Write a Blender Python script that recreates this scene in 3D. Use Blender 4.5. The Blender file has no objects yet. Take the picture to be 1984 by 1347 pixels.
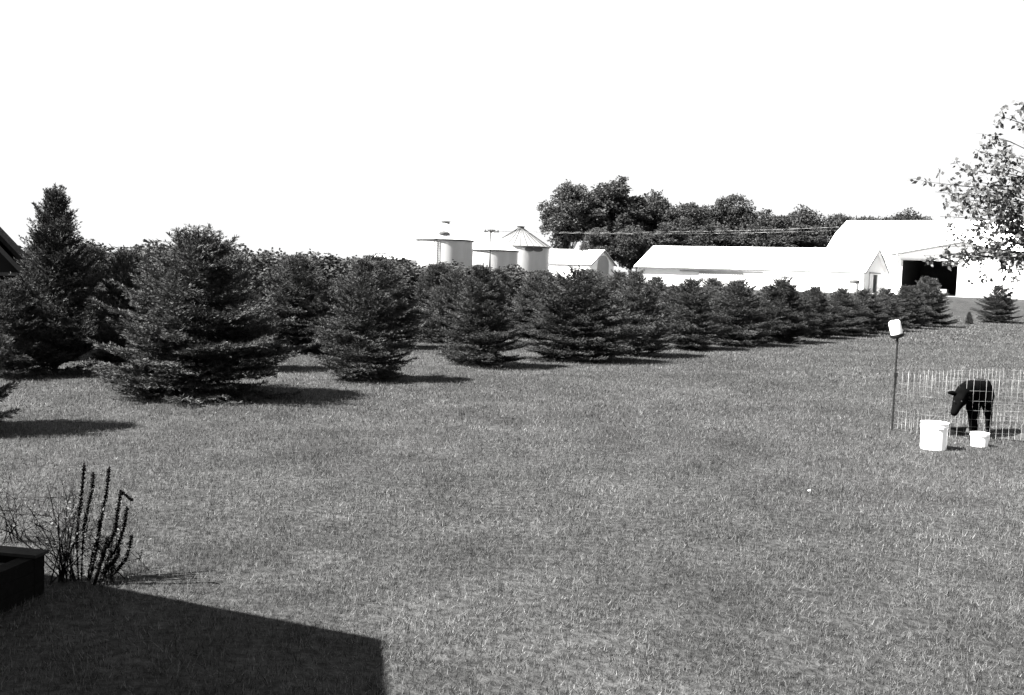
import bpy, bmesh, math, random
import numpy as np
from mathutils import Vector, Matrix
rng = np.random.default_rng(7); random.seed(7)
scene = bpy.context.scene
COL = scene.collection

# ---------------- camera ----------------
F = 1950.0; CH = 2.15; ROLL = math.radians(2.0); H0 = 537.0
PITCH = math.atan((673.5 - H0) * math.cos(ROLL) / F)
cr, sr, cp, sp = math.cos(ROLL), math.sin(ROLL), math.cos(PITCH), math.sin(PITCH)
cam_d = bpy.data.cameras.new('camera'); cam = bpy.data.objects.new('camera', cam_d); COL.objects.link(cam)
R_ = Vector((cr, sr * sp, sr * cp)); U_ = Vector((-sr, cr * sp, cr * cp)); B_ = Vector((0, -cp, sp))
cam.matrix_world = Matrix(((R_.x, U_.x, B_.x, 0), (R_.y, U_.y, B_.y, 0), (R_.z, U_.z, B_.z, CH), (0, 0, 0, 1)))
cam_d.sensor_width = 36; cam_d.lens = F / 1984 * 36; cam_d.clip_start = 0.05; cam_d.clip_end = 3000
scene.camera = cam

# ---------------- light ----------------
SUN_EL = math.radians(48); SUN_AZ = math.radians(20)      # from the left, slightly behind the camera
EXPOSURE = 3.35
sdir = Vector((-math.cos(SUN_AZ) * math.cos(SUN_EL), -math.sin(SUN_AZ) * math.cos(SUN_EL), math.sin(SUN_EL)))
sl = bpy.data.lights.new('sun', 'SUN'); sl.energy = 5.0; sl.angle = math.radians(0.5); sl.color = (1, 0.99, 0.965)
so = bpy.data.objects.new('sun', sl); COL.objects.link(so); so.rotation_euler = sdir.to_track_quat('Z', 'Y').to_euler()
so.location = (-30, -10, 60)
w = bpy.data.worlds.new('World'); scene.world = w; w.use_nodes = True
wn = w.node_tree; wn.nodes.clear()
sky = wn.nodes.new('ShaderNodeTexSky'); sky.sky_type = 'NISHITA'; sky.sun_disc = False
sky.sun_elevation = SUN_EL; sky.sun_rotation = math.atan2(sdir.x, sdir.y) % (2 * math.pi)
sky.air_density = 1.0; sky.dust_density = 1.0; sky.ozone_density = 1.0
bw = wn.nodes.new('ShaderNodeRGBToBW'); bg = wn.nodes.new('ShaderNodeBackground'); wo = wn.nodes.new('ShaderNodeOutputWorld')
wn.links.new(sky.outputs[0], bw.inputs[0]); mx_ = wn.nodes.new('ShaderNodeMath'); mx_.operation = 'MAXIMUM'; mx_.inputs[1].default_value = 2.02      # thin white overcast veil:
mn_ = wn.nodes.new('ShaderNodeMath'); mn_.operation = 'MINIMUM'; mn_.inputs[1].default_value = 2.10        # an evenly pale sky
wn.links.new(bw.outputs[0], mx_.inputs[0]); wn.links.new(mx_.outputs[0], mn_.inputs[0])
wn.links.new(mn_.outputs[0], bg.inputs[0]); bg.inputs[1].default_value = 0.05
wn.links.new(bg.outputs[0], wo.inputs[0])
scene.view_settings.view_transform = 'Standard'; scene.view_settings.look = 'None'
scene.view_settings.exposure = EXPOSURE; scene.view_settings.gamma = 1
scene.render.resolution_x = 1024; scene.render.resolution_y = 695

# ---------------- helpers ----------------
def ray(px, py):
    u = (px - 992) / F; v = (673.5 - py) / F
    x = u * cr - v * sr; z = u * sr + v * cr
    return Vector((x, cp + z * sp, -sp + z * cp))
def at(px, py, d):
    r = ray(px, py); r = r * (d / r.y); r.z += CH; return r
def gnd(px, py, z=0.0):
    r = ray(px, py); r = r * ((z - CH) / r.z); r.z = z; return r
def onplane(px, py, P0, a):          # pixel ray met with the vertical plane through P0 along a
    r = ray(px, py); n = Vector((-a.y, a.x)); t = (P0.x * n.x + P0.y * n.y) / (r.x * n.x + r.y * n.y)
    return Vector((r.x * t, r.y * t, r.z * t + CH))
def hz(px): return H0 + math.tan(ROLL) * (px - 992)
def sstep(a, b, x):
    t = np.clip((x - a) / (b - a), 0, 1); return t * t * (3 - 2 * t)
def gz(x, y):
    x = np.asarray(x, float); y = np.asarray(y, float)
    rise = 1.72 * sstep(74, 90, y + 0.04 * (40 - x))
    return rise + 0.35 * sstep(95, 200, y)
def gzf(x, y): return float(gz(x, y))

def tag(o, label=None, cat=None, group=None, kind=None):
    if label: o['label'] = label
    if cat: o['category'] = cat
    if group: o['group'] = group
    if kind: o['kind'] = kind
    return o
def empty(name, loc=(0, 0, 0), rz=0.0):
    o = bpy.data.objects.new(name, None); COL.objects.link(o); o.location = loc; o.rotation_euler = (0, 0, rz)
    o.empty_display_size = 0.3; return o
def link(name, me, mat=None, parent=None):
    if mat and not me.materials: me.materials.append(mat)
    o = bpy.data.objects.new(name, me); COL.objects.link(o)
    if parent: o.parent = parent
    return o
def copy_tree(o, parent=None):
    c = o.copy(); COL.objects.link(c); c.parent = parent
    for ch in list(o.children): copy_tree(ch, c)
    return c

class MB:
    """collects shapes for ONE mesh object"""
    def __init__(s): s.v = []; s.f = []; s.sm = []
    def face(s, pts):
        n = len(s.v); s.v += [tuple(p) for p in pts]; s.f.append(list(range(n, n + len(pts)))); s.sm.append(False)
    def box(s, c, size, ax=None):
        hx, hy, hz_ = [k / 2 for k in size]; c = Vector(c)
        X, Y, Z = ax if ax else (Vector((1, 0, 0)), Vector((0, 1, 0)), Vector((0, 0, 1)))
        n = len(s.v)
        for i in (-1, 1):
            for j in (-1, 1):
                for k in (-1, 1): s.v.append(tuple(c + X * (i * hx) + Y * (j * hy) + Z * (k * hz_)))
        for q in ((0, 1, 3, 2), (4, 6, 7, 5), (0, 4, 5, 1), (2, 3, 7, 6), (0, 2, 6, 4), (1, 5, 7, 3)):
            s.f.append([n + i for i in q]); s.sm.append(False)
    def slab(s, pts, t):                 # polygon extruded along -normal by t
        pts = [Vector(p) for p in pts]; nrm = (pts[1] - pts[0]).cross(pts[2] - pts[0]).normalized()
        n = len(s.v); m = len(pts)
        s.v += [tuple(p) for p in pts] + [tuple(p - nrm * t) for p in pts]
        s.f.append([n + i for i in range(m)]); s.f.append([n + m + i for i in reversed(range(m))]); s.sm += [False, False]
        for i in range(m):
            j = (i + 1) % m; s.f.append([n + i, n + m + i, n + m + j, n + j]); s.sm.append(False)
    def tube(s, pts, rad, seg=6, cap=True):
        pts = [Vector(p) for p in pts]; m = len(pts)
        if not hasattr(rad, '__len__'): rad = [rad] * m
        n = len(s.v); ref = None
        for i, p in enumerate(pts):
            d = (pts[min(i + 1, m - 1)] - pts[max(i - 1, 0)]).normalized()
            if ref is None or abs(ref.dot(d)) > 0.95: ref = Vector((0, 0, 1)) if abs(d.z) < 0.9 else Vector((1, 0, 0))
            a = d.cross(ref).normalized(); b = d.cross(a); ref = b
            for k in range(seg):
                t = 2 * math.pi * k / seg; s.v.append(tuple(p + (a * math.cos(t) + b * math.sin(t)) * rad[i]))
        for i in range(m - 1):
            for k in range(seg):
                k2 = (k + 1) % seg
                s.f.append([n + i * seg + k, n + i * seg + k2, n + (i + 1) * seg + k2, n + (i + 1) * seg + k]); s.sm.append(True)
        if cap:
            s.f.append([n + k for k in reversed(range(seg))]); s.f.append([n + (m - 1) * seg + k for k in range(seg)]); s.sm += [False, False]
    def lathe(s, prof, c=(0, 0, 0), seg=32, ax=None, smooth=True):
        c = Vector(c); X, Y, Z = ax if ax else (Vector((1, 0, 0)), Vector((0, 1, 0)), Vector((0, 0, 1)))
        n = len(s.v); m = len(prof)
        for r, z in prof:
            for k in range(seg):
                t = 2 * math.pi * k / seg; s.v.append(tuple(c + (X * math.cos(t) + Y * math.sin(t)) * r + Z * z))
        for i in range(m - 1):
            for k in range(seg):
                k2 = (k + 1) % seg
                s.f.append([n + i * seg + k, n + i * seg + k2, n + (i + 1) * seg + k2, n + (i + 1) * seg + k]); s.sm.append(smooth)
    def build(s, name, mat, parent=None):
        me = bpy.data.meshes.new(name); me.from_pydata(s.v, [], s.f); me.update()
        me.polygons.foreach_set('use_smooth', s.sm)
        bm = bmesh.new(); bm.from_mesh(me); bmesh.ops.recalc_face_normals(bm, faces=bm.faces); bm.to_mesh(me); bm.free(); me.set_sharp_from_angle(angle=math.radians(35))
        return link(name, me, mat, parent)

def np_mesh(name, verts, nper, tone=None, mat=None):
    """verts (m*nper,3): m separate faces of nper corners"""
    m = len(verts) // nper
    me = bpy.data.meshes.new(name)
    me.vertices.add(len(verts)); me.vertices.foreach_set('co', verts.astype(np.float32).ravel())
    me.loops.add(m * nper); me.loops.foreach_set('vertex_index', np.arange(m * nper, dtype=np.int32))
    me.polygons.add(m); me.polygons.foreach_set('loop_start', np.arange(0, m * nper, nper, dtype=np.int32))
    me.update(calc_edges=True)
    if tone is not None:
        a = me.attributes.new('tone', 'FLOAT', 'FACE'); a.data.foreach_set('value', tone.astype(np.float32))
    if mat: me.materials.append(mat)
    return me
def unit(a): return a / np.maximum(np.linalg.norm(a, axis=-1, keepdims=True), 1e-9)
def leaves_mesh(name, P, D, L, W, tone, mat, mid=0.45):
    D = unit(D); rr = unit(rng.normal(size=D.shape)); S = unit(np.cross(D, rr))
    L = L[:, None]; W = W[:, None] / 2
    v = np.stack([P, P + D * L * mid + S * W, P + D * L, P + D * L * mid - S * W], 1).reshape(-1, 3)
    return np_mesh(name, v, 4, tone, mat)

# ---------------- materials (all greys: the photograph is black and white) ----------------
def mat(name, alb, rough=0.8, var=0.15, scale=4.0, bump=0.0, bscale=40.0, spec=0.3, metal=0.0, stretch=None, coord='Object'):
    m = bpy.data.materials.new(name); m.use_nodes = True; nt = m.node_tree; N = nt.nodes; Lk = nt.links
    p = N['Principled BSDF']; p.inputs['Roughness'].default_value = rough; p.inputs['Specular IOR Level'].default_value = spec
    p.inputs['Metallic'].default_value = metal
    tc = N.new('ShaderNodeTexCoord'); mp = N.new('ShaderNodeMapping'); Lk.new(tc.outputs[coord], mp.inputs[0])
    if stretch: mp.inputs['Scale'].default_value = stretch
    no = N.new('ShaderNodeTexNoise'); no.inputs['Scale'].default_value = scale; no.inputs['Detail'].default_value = 6
    Lk.new(mp.outputs[0], no.inputs[0])
    mr = N.new('ShaderNodeMapRange'); mr.inputs[1].default_value = 0.3; mr.inputs[2].default_value = 0.7
    mr.inputs[3].default_value = alb * (1 - var); mr.inputs[4].default_value = alb * (1 + var)
    Lk.new(no.outputs[0], mr.inputs[0]); Lk.new(mr.outputs[0], p.inputs['Base Color'])
    if bump:
        n2 = N.new('ShaderNodeTexNoise'); n2.inputs['Scale'].default_value = bscale; n2.inputs['Detail'].default_value = 5
        Lk.new(mp.outputs[0], n2.inputs[0]); b = N.new('ShaderNodeBump'); b.inputs['Strength'].default_value = bump; b.inputs['Distance'].default_value = 0.02
        Lk.new(n2.outputs[0], b.inputs['Height']); Lk.new(b.outputs[0], p.inputs['Normal'])
    return m
def leaf_mat(name, lo, hi, transl=0.2, rough=0.6, spec=0.06, objvar=0.2):
    m = bpy.data.materials.new(name); m.use_nodes = True; nt = m.node_tree; N = nt.nodes; Lk = nt.links
    p = N['Principled BSDF']; out = N['Material Output']
    at_ = N.new('ShaderNodeAttribute'); at_.attribute_name = 'tone'
    mr = N.new('ShaderNodeMapRange'); mr.inputs[3].default_value = lo; mr.inputs[4].default_value = hi
    Lk.new(at_.outputs['Fac'], mr.inputs[0])
    oi = N.new('ShaderNodeObjectInfo'); m2 = N.new('ShaderNodeMapRange'); m2.inputs[3].default_value = 1 - objvar; m2.inputs[4].default_value = 1 + objvar
    Lk.new(oi.outputs['Random'], m2.inputs[0])
    mu = N.new('ShaderNodeMath'); mu.operation = 'MULTIPLY'; Lk.new(mr.outputs[0], mu.inputs[0]); Lk.new(m2.outputs[0], mu.inputs[1])
    Lk.new(mu.outputs[0], p.inputs['Base Color']); p.inputs['Roughness'].default_value = rough; p.inputs['Specular IOR Level'].default_value = spec
    tr = N.new('ShaderNodeBsdfTranslucent'); Lk.new(mu.outputs[0], tr.inputs[0])
    mx = N.new('ShaderNodeMixShader'); mx.inputs[0].default_value = transl
    Lk.new(p.outputs[0], mx.inputs[1]); Lk.new(tr.outputs[0], mx.inputs[2]); Lk.new(mx.outputs[0], out.inputs['Surface'])
    return m
M = dict(
    bark=mat('bark', 0.018, 0.9, 0.4, 12, 0.6, 30),
    needle=leaf_mat('spruce_needles', 0.009, 0.056, 0.1),
    leaf=leaf_mat('broad_leaves', 0.012, 0.052, 0.25),
    nearleaf=leaf_mat('near_leaves', 0.02, 0.13, 0.35),
    shrubleaf=leaf_mat('shrub_leaves', 0.009, 0.048, 0.15),
    white=mat('white_painted_siding', 0.80, 0.6, 0.04, 2, 0.05, 60, 0.3),
    roof=mat('white_metal_roofing', 0.82, 0.45, 0.03, 1.5, 0, 1, 0.4),
    grey=mat('shaded_grey_siding', 0.33, 0.8, 0.12, 3, 0.1, 40, stretch=(6, 6, 0.6)),  # grey siding; the right gable's shade is partly put into this colour
    panel=mat('light_grey_door_sheet', 0.25, 0.7, 0.10, 3, stretch=(8, 8, 0.5)),
    soffit=mat('grey_soffit', 0.4, 0.8, 0.08, 3),
    trim=mat('dark_trim', 0.035, 0.7, 0.15, 5),
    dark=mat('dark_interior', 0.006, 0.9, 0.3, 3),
    steel=mat('galvanised_bin_steel', 0.27, 0.55, 0.10, 1.0, 0, 1, 0.4, 0.15, stretch=(1, 1, 0.3)),
    binroof=mat('galvanised_bin_roof', 0.13, 0.4, 0.05, 1.2, 0, 1, 0.5, 0.1),
    mark=mat('dark_oval_marking', 0.03, 0.6, 0.2, 8),
    wood=mat('old_utility_wood', 0.012, 0.9, 0.3, 6, 0.4, 20, stretch=(4, 4, 0.4)),
    wire=mat('galvanised_wire', 0.22, 0.45, 0.1, 20, 0, 1, 0.5, 0.2),
    cable=mat('pale_cable', 0.22, 0.5, 0.05, 1),
    post=mat('rusty_steel_post', 0.010, 0.7, 0.3, 20, 0.2, 80),
    plastic=mat('white_plastic', 0.86, 0.4, 0.03, 6, 0, 1, 0.5),
    black=mat('black_rubber', 0.004, 0.6, 0.2, 10),
    hide=mat('black_calf_hide', 0.0011, 0.85, 0.4, 9, 0.5, 90, 0.01),
    hoof=mat('dark_hoof', 0.03, 0.5, 0.2, 20),
    eye=mat('glossy_eye', 0.01, 0.1, 0.0, 5, 0, 1, 0.8),
    stalk=mat('dark_dry_stalk', 0.003, 0.9, 0.4, 60, 0.8, 150, 0.04),
    twig=mat('thin_brown_twig', 0.010, 0.9, 0.3, 30, 0, 1, 0.04),
    shingle=mat('dark_shingles', 0.010, 0.9, 0.3, 14, 0.4, 30, 0.05),
    fascia=mat('grey_fascia', 0.035, 0.7, 0.1, 6),
    hwall=mat('dark_house_siding', 0.012, 0.8, 0.15, 3, 0.1, 30, 0.05),
    timber=mat('dark_stained_timber', 0.003, 0.9, 0.35, 4, 0.4, 25, 0.04, stretch=(1, 6, 6)),
    timberlip=mat('pale_timber_edge', 0.014, 0.8, 0.3, 8, 0.3, 30, 0.05),  # top board, paler than the timber walls
    gravel=mat('pale_gravel', 0.22, 0.95, 0.15, 6, 0.5, 30),
    glass=mat('window_glass', 0.03, 0.08, 0.1, 2, 0, 1, 0.8),
    dirt=mat('bare_dirt', 0.018, 0.95, 0.35, 9, 0.6, 40),
)

# lawn material, shared pattern between sheet and blades
def grass_mats():
    out = []
    for nm, blade in (('lawn_ground', False), ('grass_blades', True)):
        m = bpy.data.materials.new(nm); m.use_nodes = True; nt = m.node_tree; N = nt.nodes; Lk = nt.links
        p = N['Principled BSDF']; p.inputs['Roughness'].default_value = 0.75; p.inputs['Specular IOR Level'].default_value = 0.03
        geo = N.new('ShaderNodeNewGeometry')
        def noise(sc, det, lo, hi, a=0.35, b=0.65, vec=None):
            n = N.new('ShaderNodeTexNoise'); n.inputs['Scale'].default_value = sc; n.inputs['Detail'].default_value = det
            Lk.new(vec or geo.outputs['Position'], n.inputs[0]); r = N.new('ShaderNodeMapRange')
            r.inputs[1].default_value = a; r.inputs[2].default_value = b; r.inputs[3].default_value = lo; r.inputs[4].default_value = hi
            Lk.new(n.outputs[0], r.inputs[0]); return r.outputs[0]
        def mul(a, b):
            q = N.new('ShaderNodeMath'); q.operation = 'MULTIPLY'; Lk.new(a, q.inputs[0]); Lk.new(b, q.inputs[1]); return q.outputs[0]
        big = mul(noise(0.28, 5, 0.84, 1.16), noise(1.1, 5, 0.86, 1.14))
        if blade:
            a = N.new('ShaderNodeAttribute'); a.attribute_name = 'tone'
            r = N.new('ShaderNodeMapRange'); r.inputs[3].default_value = 0.004; r.inputs[4].default_value = 0.150
            Lk.new(a.outputs['Fac'], r.inputs[0]); c = mul(big, r.outputs[0])
            Lk.new(c, p.inputs['Base Color'])
            tr = N.new('ShaderNodeBsdfTranslucent'); Lk.new(c, tr.inputs[0]); mx = N.new('ShaderNodeMixShader'); mx.inputs[0].default_value = 0.3
            Lk.new(p.outputs[0], mx.inputs[1]); Lk.new(tr.outputs[0], mx.inputs[2]); Lk.new(mx.outputs[0], N['Material Output'].inputs['Surface'])
        else:
            c = mul(big, mul(noise(14, 5, 0.012, 0.032), noise(3.3, 3, 0.85, 1.15)))
            Lk.new(c, p.inputs['Base Color'])
            n = N.new('ShaderNodeTexNoise'); n.inputs['Scale'].default_value = 22; n.inputs['Detail'].default_value = 6
            Lk.new(geo.outputs['Position'], n.inputs[0]); b = N.new('ShaderNodeBump'); b.inputs['Strength'].default_value = 0.7; b.inputs['Distance'].default_value = 0.06
            Lk.new(n.outputs[0], b.inputs['Height']); Lk.new(b.outputs[0], p.inputs['Normal'])
        out.append(m)
    return out
M['ground'], M['blade'] = grass_mats()

# ---------------- ground sheet ----------------
def ground():
    xs = np.concatenate([np.linspace(-900, -100, 9)[:-1], np.linspace(-100, 120, 56), np.linspace(120, 900, 9)[1:]])
    ys = np.concatenate([np.linspace(-60, 60, 13)[:-1], np.linspace(60, 110, 36), np.linspace(110, 250, 15)[1:], np.linspace(250, 2200, 12)[1:]])
    X, Y = np.meshgrid(xs, ys); Z = gz(X, Y); v = np.stack([X, Y, Z], -1).reshape(-1, 3)
    nx = len(xs); f = [(j * nx + i, j * nx + i + 1, (j + 1) * nx + i + 1, (j + 1) * nx + i) for j in range(len(ys) - 1) for i in range(nx - 1)]
    me = bpy.data.meshes.new('ground'); me.from_pydata(v.tolist(), [], f); me.update(); me.polygons.foreach_set('use_smooth', [True] * len(f))
    tag(link('ground', me, M['ground']), kind='structure')
    # pale gravel farmyard on the terrace
    mb = MB()
    for i in range(12):
        x0, x1 = 22 + i * 8, 30 + i * 8
        for j in range(5):
            y0, y1 = 92.5 + j * 6, 98.5 + j * 6
            mb.face([(x, y, gzf(x, y) + 0.03) for x, y in ((x0, y0), (x1, y0), (x1, y1), (x0, y1))])
    tag(mb.build('gravel_yard', M['gravel']), kind='structure')
ground()

def lawn():
    bands = [(3.2, 8, 5600, 0.036, 0.0038), (8, 14, 3000, 0.040, 0.0052), (14, 24, 1000, 0.045, 0.009), (24, 42, 300, 0.05, 0.016), (42, 78, 80, 0.07, 0.034)]
    V = []; T = []
    for y0, y1, dens, h, wd in bands:
        xl, xr = -0.60 * y1 - 0.4, 0.60 * y1 + 0.4
        n = int((xr - xl) * (y1 - y0) * dens)
        x = rng.uniform(xl, xr, n); y = rng.uniform(y0, y1, n)
        k = (np.abs(x) < 0.58 * y + 0.5); x = x[k]; y = y[k]
        # clumping
        c = np.sin(x * 7.1 + 2 * np.sin(y * 3.3)) * np.sin(y * 6.3 + 2 * np.sin(x * 2.7)) + 0.6 * np.sin(x * 19 + y * 13) * np.sin(y * 23 - x * 11)
        k = rng.random(len(x)) < 0.72 + 0.28 * c; x = x[k]; y = y[k]; c = c[k]; n = len(x)
        H = h * rng.uniform(0.45, 1.5, n) * (1 + 0.18 * c); yaw = rng.uniform(0, 2 * np.pi, n); lean = rng.uniform(0.1, 1.15, n); ly = rng.uniform(0, 2 * np.pi, n)
        W = wd * rng.uniform(0.6, 1.4, n) / 2
        b = np.stack([x, y, gz(x, y)], -1); s = np.stack([np.cos(yaw) * W, np.sin(yaw) * W, 0 * W], -1)
        t = b + np.stack([np.cos(ly) * np.sin(lean) * H, np.sin(ly) * np.sin(lean) * H, np.cos(lean) * H], -1)
        V.append(np.stack([b - s, b + s, t], 1).reshape(-1, 3)); tt = rng.beta(1.3, 2.3, n); tt = tt * .92; tt[rng.random(n) < 0.008] = 1.15; T.append(tt)
    me = np_mesh('grass', np.concatenate(V), 3, np.concatenate(T), M['blade'])
    tag(link('grass', me), 'short pale mown grass covering the whole lawn', 'grass', kind='stuff')
lawn()

# ---------------- spruces ----------------
def spruce_variant(seed, H, R, nb, power=0.75, up=0.0, leaders=1, step=0.05, nl=0.068, nw=0.014, low=0.72):
    r = np.random.default_rng(seed)
    P = []; D = []; TT = []
    wood = MB()
    wood.tube([(0, 0, -0.1), (0, 0, H * 0.5), (0, 0, H * 0.96)], [0.022 * H, 0.013 * H, 0.004 * H], 8)
    lob = r.uniform(0, 2 * np.pi, 5)
    for i in range(nb):
        t = 0.015 + 0.965 * (i + r.random()) / nb; t = t ** 1.05
        az = i * 2.39996 + r.normal() * 0.35
        env = (1 - t) ** power * (0.86 + 0.1 * math.sin(2 * az + lob[0] + 4 * t) + 0.12 * math.sin(3 * az + lob[1] + 9 * t))
        env *= low + (1 - low) * min(1, t / .24)
        L = R * env * r.uniform(0.60, 1.22) + 0.10
        el = math.radians(-9 + 50 * t ** 1.3 + up + r.normal() * 7)
        hd = np.array([math.cos(az), math.sin(az), 0.0]); side = np.array([-math.sin(az), math.cos(az), 0.0])
        z0 = H * t * 0.93
        def bp(s): return np.array([0, 0, z0]) + hd * (L * s * math.cos(el)) + np.array([0, 0, 1.0]) * (L * (math.sin(el) * s - 0.16 * s * (1.15 - s) * (1 - t) + 0.10 * s ** 3))
        pts = [bp(s) for s in (0, .33, .66, 1)]
        wood.tube(pts, [0.010 * H * (1 - t) + .004, .006, .004, .002], 3, cap=False)
        segs = [(bp(s0), bp(s0 + .2)) for s0 in (.4, .6, .8)]
        ntw = max(6, int(L / 0.06))
        for k in range(ntw):
            s = 0.22 + 0.76 * (k + r.random()) / ntw
            sg = 1 if k % 2 else -1
            tl = (0.42 * L * (1 - s) + 0.10) * r.uniform(0.7, 1.2)
            a = math.radians(r.uniform(38, 62))
            d = hd * math.cos(a) * math.cos(el) + side * sg * math.sin(a) + np.array([0, 0, r.normal() * 0.06 + 0.06 + math.sin(el) * 0.8])
            b = bp(s); e = b + unit(d) * tl
            segs.append((b, e))
            if tl > 0.26:
                for q in (.45, .72):
                    b2 = b + (e - b) * q; d2 = d + side * r.choice([-1, 1]) * 0.8 + np.array([0, 0, r.normal() * .08]); segs.append((b2, b2 + unit(d2) * tl * 0.38))
        for b, e in segs:
            ln = np.linalg.norm(e - b); n = max(2, int(ln / step)); q = (np.arange(n) + r.random(n)) / n
            base = b + (e - b) * q[:, None]; ax = unit(e - b)
            k = 4; bb = np.repeat(base, k, 0) + r.normal(size=(n * k, 3)) * 0.006
            dd = ax * 0.85 + unit(r.normal(size=(n * k, 3)) * np.array([1, 1, .6])) * 0.62; dd[:, 2] += 0.15
            P.append(bb); D.append(dd); TT.append(np.clip(r.beta(2, 3, n * k) + 0.22 * (np.repeat(q, k) - .4), 0, 1))
    for j in range(leaders):
        a = r.uniform(0, 6.28); off = 0 if j == 0 else r.uniform(.06, .16) * R
        x0 = np.array([math.cos(a) * off, math.sin(a) * off, H * (0.90 - 0.05 * (j > 0))]); ht = H * (0.10 if j == 0 else r.uniform(.04, .10))
        n = int(ht / 0.02); q = np.linspace(0, 1, n); base = x0 + np.array([0, 0, ht]) * q[:, None]
        bb = np.repeat(base, 5, 0); dd = unit(r.normal(size=bb.shape)) * .6 + np.array([0, 0, 1.0]); P.append(bb); D.append(dd); TT.append(r.random(len(bb)))
        wood.tube([x0, x0 + np.array([0, 0, ht])], [.006, .003], 3)
    P = np.concatenate(P); D = np.concatenate(D); TT = np.concatenate(TT); n = len(P)
    crown = leaves_mesh('crown', P, D, nl * r.uniform(.7, 1.2, n), nw * r.uniform(.7, 1.3, n), TT, M['needle'])
    root = empty('spruce_tree'); link('crown', crown, None, root); wood.build('trunk', M['bark'], root)
    root['H'] = H; root['R'] = R
    return root
SV = [spruce_variant(1, 3.0, 1.85, 235, 0.58, 6, 9, .03, low=.84),     # 0 wide dome, candles on top
      spruce_variant(2, 3.0, 1.50, 190, 0.66, 12, 2, .034),             # 1
      spruce_variant(3, 3.0, 1.50, 190, 0.72, 10, 1, .034),              # 2
      spruce_variant(4, 3.0, 1.50, 190, 0.56, 16, 3, .034),             # 3
      spruce_variant(5, 3.6, 1.35, 190, 0.75, 18, 2, .034),             # 4 slimmer
      spruce_variant(6, 3.6, 1.2, 250, 0.55, 28, 6, .034, low=.9)]     # 5 tall, many-topped
used = set()
def put_spruce(v, x, y, H, R, label, group=None, rz=None, name='spruce_tree', cat='spruce tree'):
    src = SV[v]; h0, r0 = src['H'], src['R']
    o = src if v not in used else copy_tree(src); used.add(v)
    o.name = name; o.location = (x, y, gzf(x, y)); o.rotation_euler = (random.uniform(-.03, .03), random.uniform(-.03, .03), random.uniform(0, 6.28) if rz is None else rz)
    s = R / r0 * 1.16; o.scale = (s * random.uniform(.95, 1.05), s * random.uniform(.95, 1.05), H / h0)
    tag(o, label, cat, group); return o
def Hof(px, topy, d): return CH + (hz(px) - topy) / F * d

# front row: px centre, skirt y, top y, width px, variant, label
ROW1 = [(372, 787, 444, 385, 0, 'widest spruce of the front row, broad layered skirt and thin upright candles at its top'),
        (698, 745, 498, 222, 2, 'conical spruce standing alone in open grass right of the widest spruce'),
        (928, 716, 512, 185, 1, 'rounded spruce with grass on both sides, in front of the middle grain bin'),
        (1112, 706, 518, 205, 3, 'front row spruce right of the last grass gap, before the small gabled shed'),
        (1232, 694, 520, 130, 2, 'front row spruce in front of the left end of the long white barn'),
        (1330, 680, 536, 120, 1, 'front row spruce in front of the grey sliding door of the long barn'),
        (1425, 673, 542, 130, 3, 'front row spruce below the middle of the long barn'),
        (1510, 666, 539, 110, 0, 'front row spruce whose round top rises highest against the long barn wall'),
        (1575, 657, 552, 90, 2, 'front row spruce left of the small capped grey tank'),
        (1625, 652, 556, 90, 1, 'low front row spruce below the small capped grey tank'),
        (1668, 648, 560, 85, 3, 'front row spruce below the grey gable of the long barn'),
        (1712, 643, 556, 80, 2, 'front row spruce behind the bucket on the post'),
        (1752, 638, 552, 75, 1, 'front row spruce at the left side of the big dark barn doorway'),
        (1792, 634, 538, 82, 0, 'last spruce of the front row, rising into the dark barn doorway')]
r1pos = []
for i, (px, sy, ty, wpx, v, lab) in enumerate(ROW1):
    g = gnd(px, sy); wpx *= 1.05 if px < 1000 else 1.12 if px < 1200 else 1.38; R = wpx / 2 / F * (g.y + 1); d = g.y + R * 0.8; R = wpx / 2 / F * d
    x = at(px, sy, d).x; r1pos.append((x, d))
    put_spruce(v, x, d, Hof(px, ty, d), R, lab, 'front row of spruces')
# left group
def put_px(v, px, sy, ty, wpx, lab, group=None, **k):
    g = gnd(px, sy); R = wpx / 2 / F * (g.y + 1); d = g.y + R * 0.9; R = wpx / 2 / F * d
    return put_spruce(v, at(px, sy, d).x, d, Hof(px, ty, d), R, lab, group, **k)
put_px(5, 105, 733, 362, 200, 'tallest spruce, ragged upswept top standing above all others at left')
put_px(3, 18, 738, 540, 170, 'low spruce filling the left edge below the shed roof')
put_px(1, -160, 862, 395, 345, 'near spruce mostly beyond the left edge, only one dark branch tip showing over the grass')
put_px(1, 235, 728, 478, 160, 'dark spruce between the tallest spruce and the widest spruce')
put_px(3, 455, 722, 492, 170, 'dark spruce half hidden behind the right side of the widest spruce')
put_px(2, 610, 690, 545, 110, 'pale small spruce in the gap left of the conical spruce')
put_px(2, 1877, 629, 603, 22, 'tiny young spruce alone on the grass below the bank', name='young_spruce')
put_px(3, 1930, 627, 552, 84, 'round dark spruce at the foot of the bank on the right edge')

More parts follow.
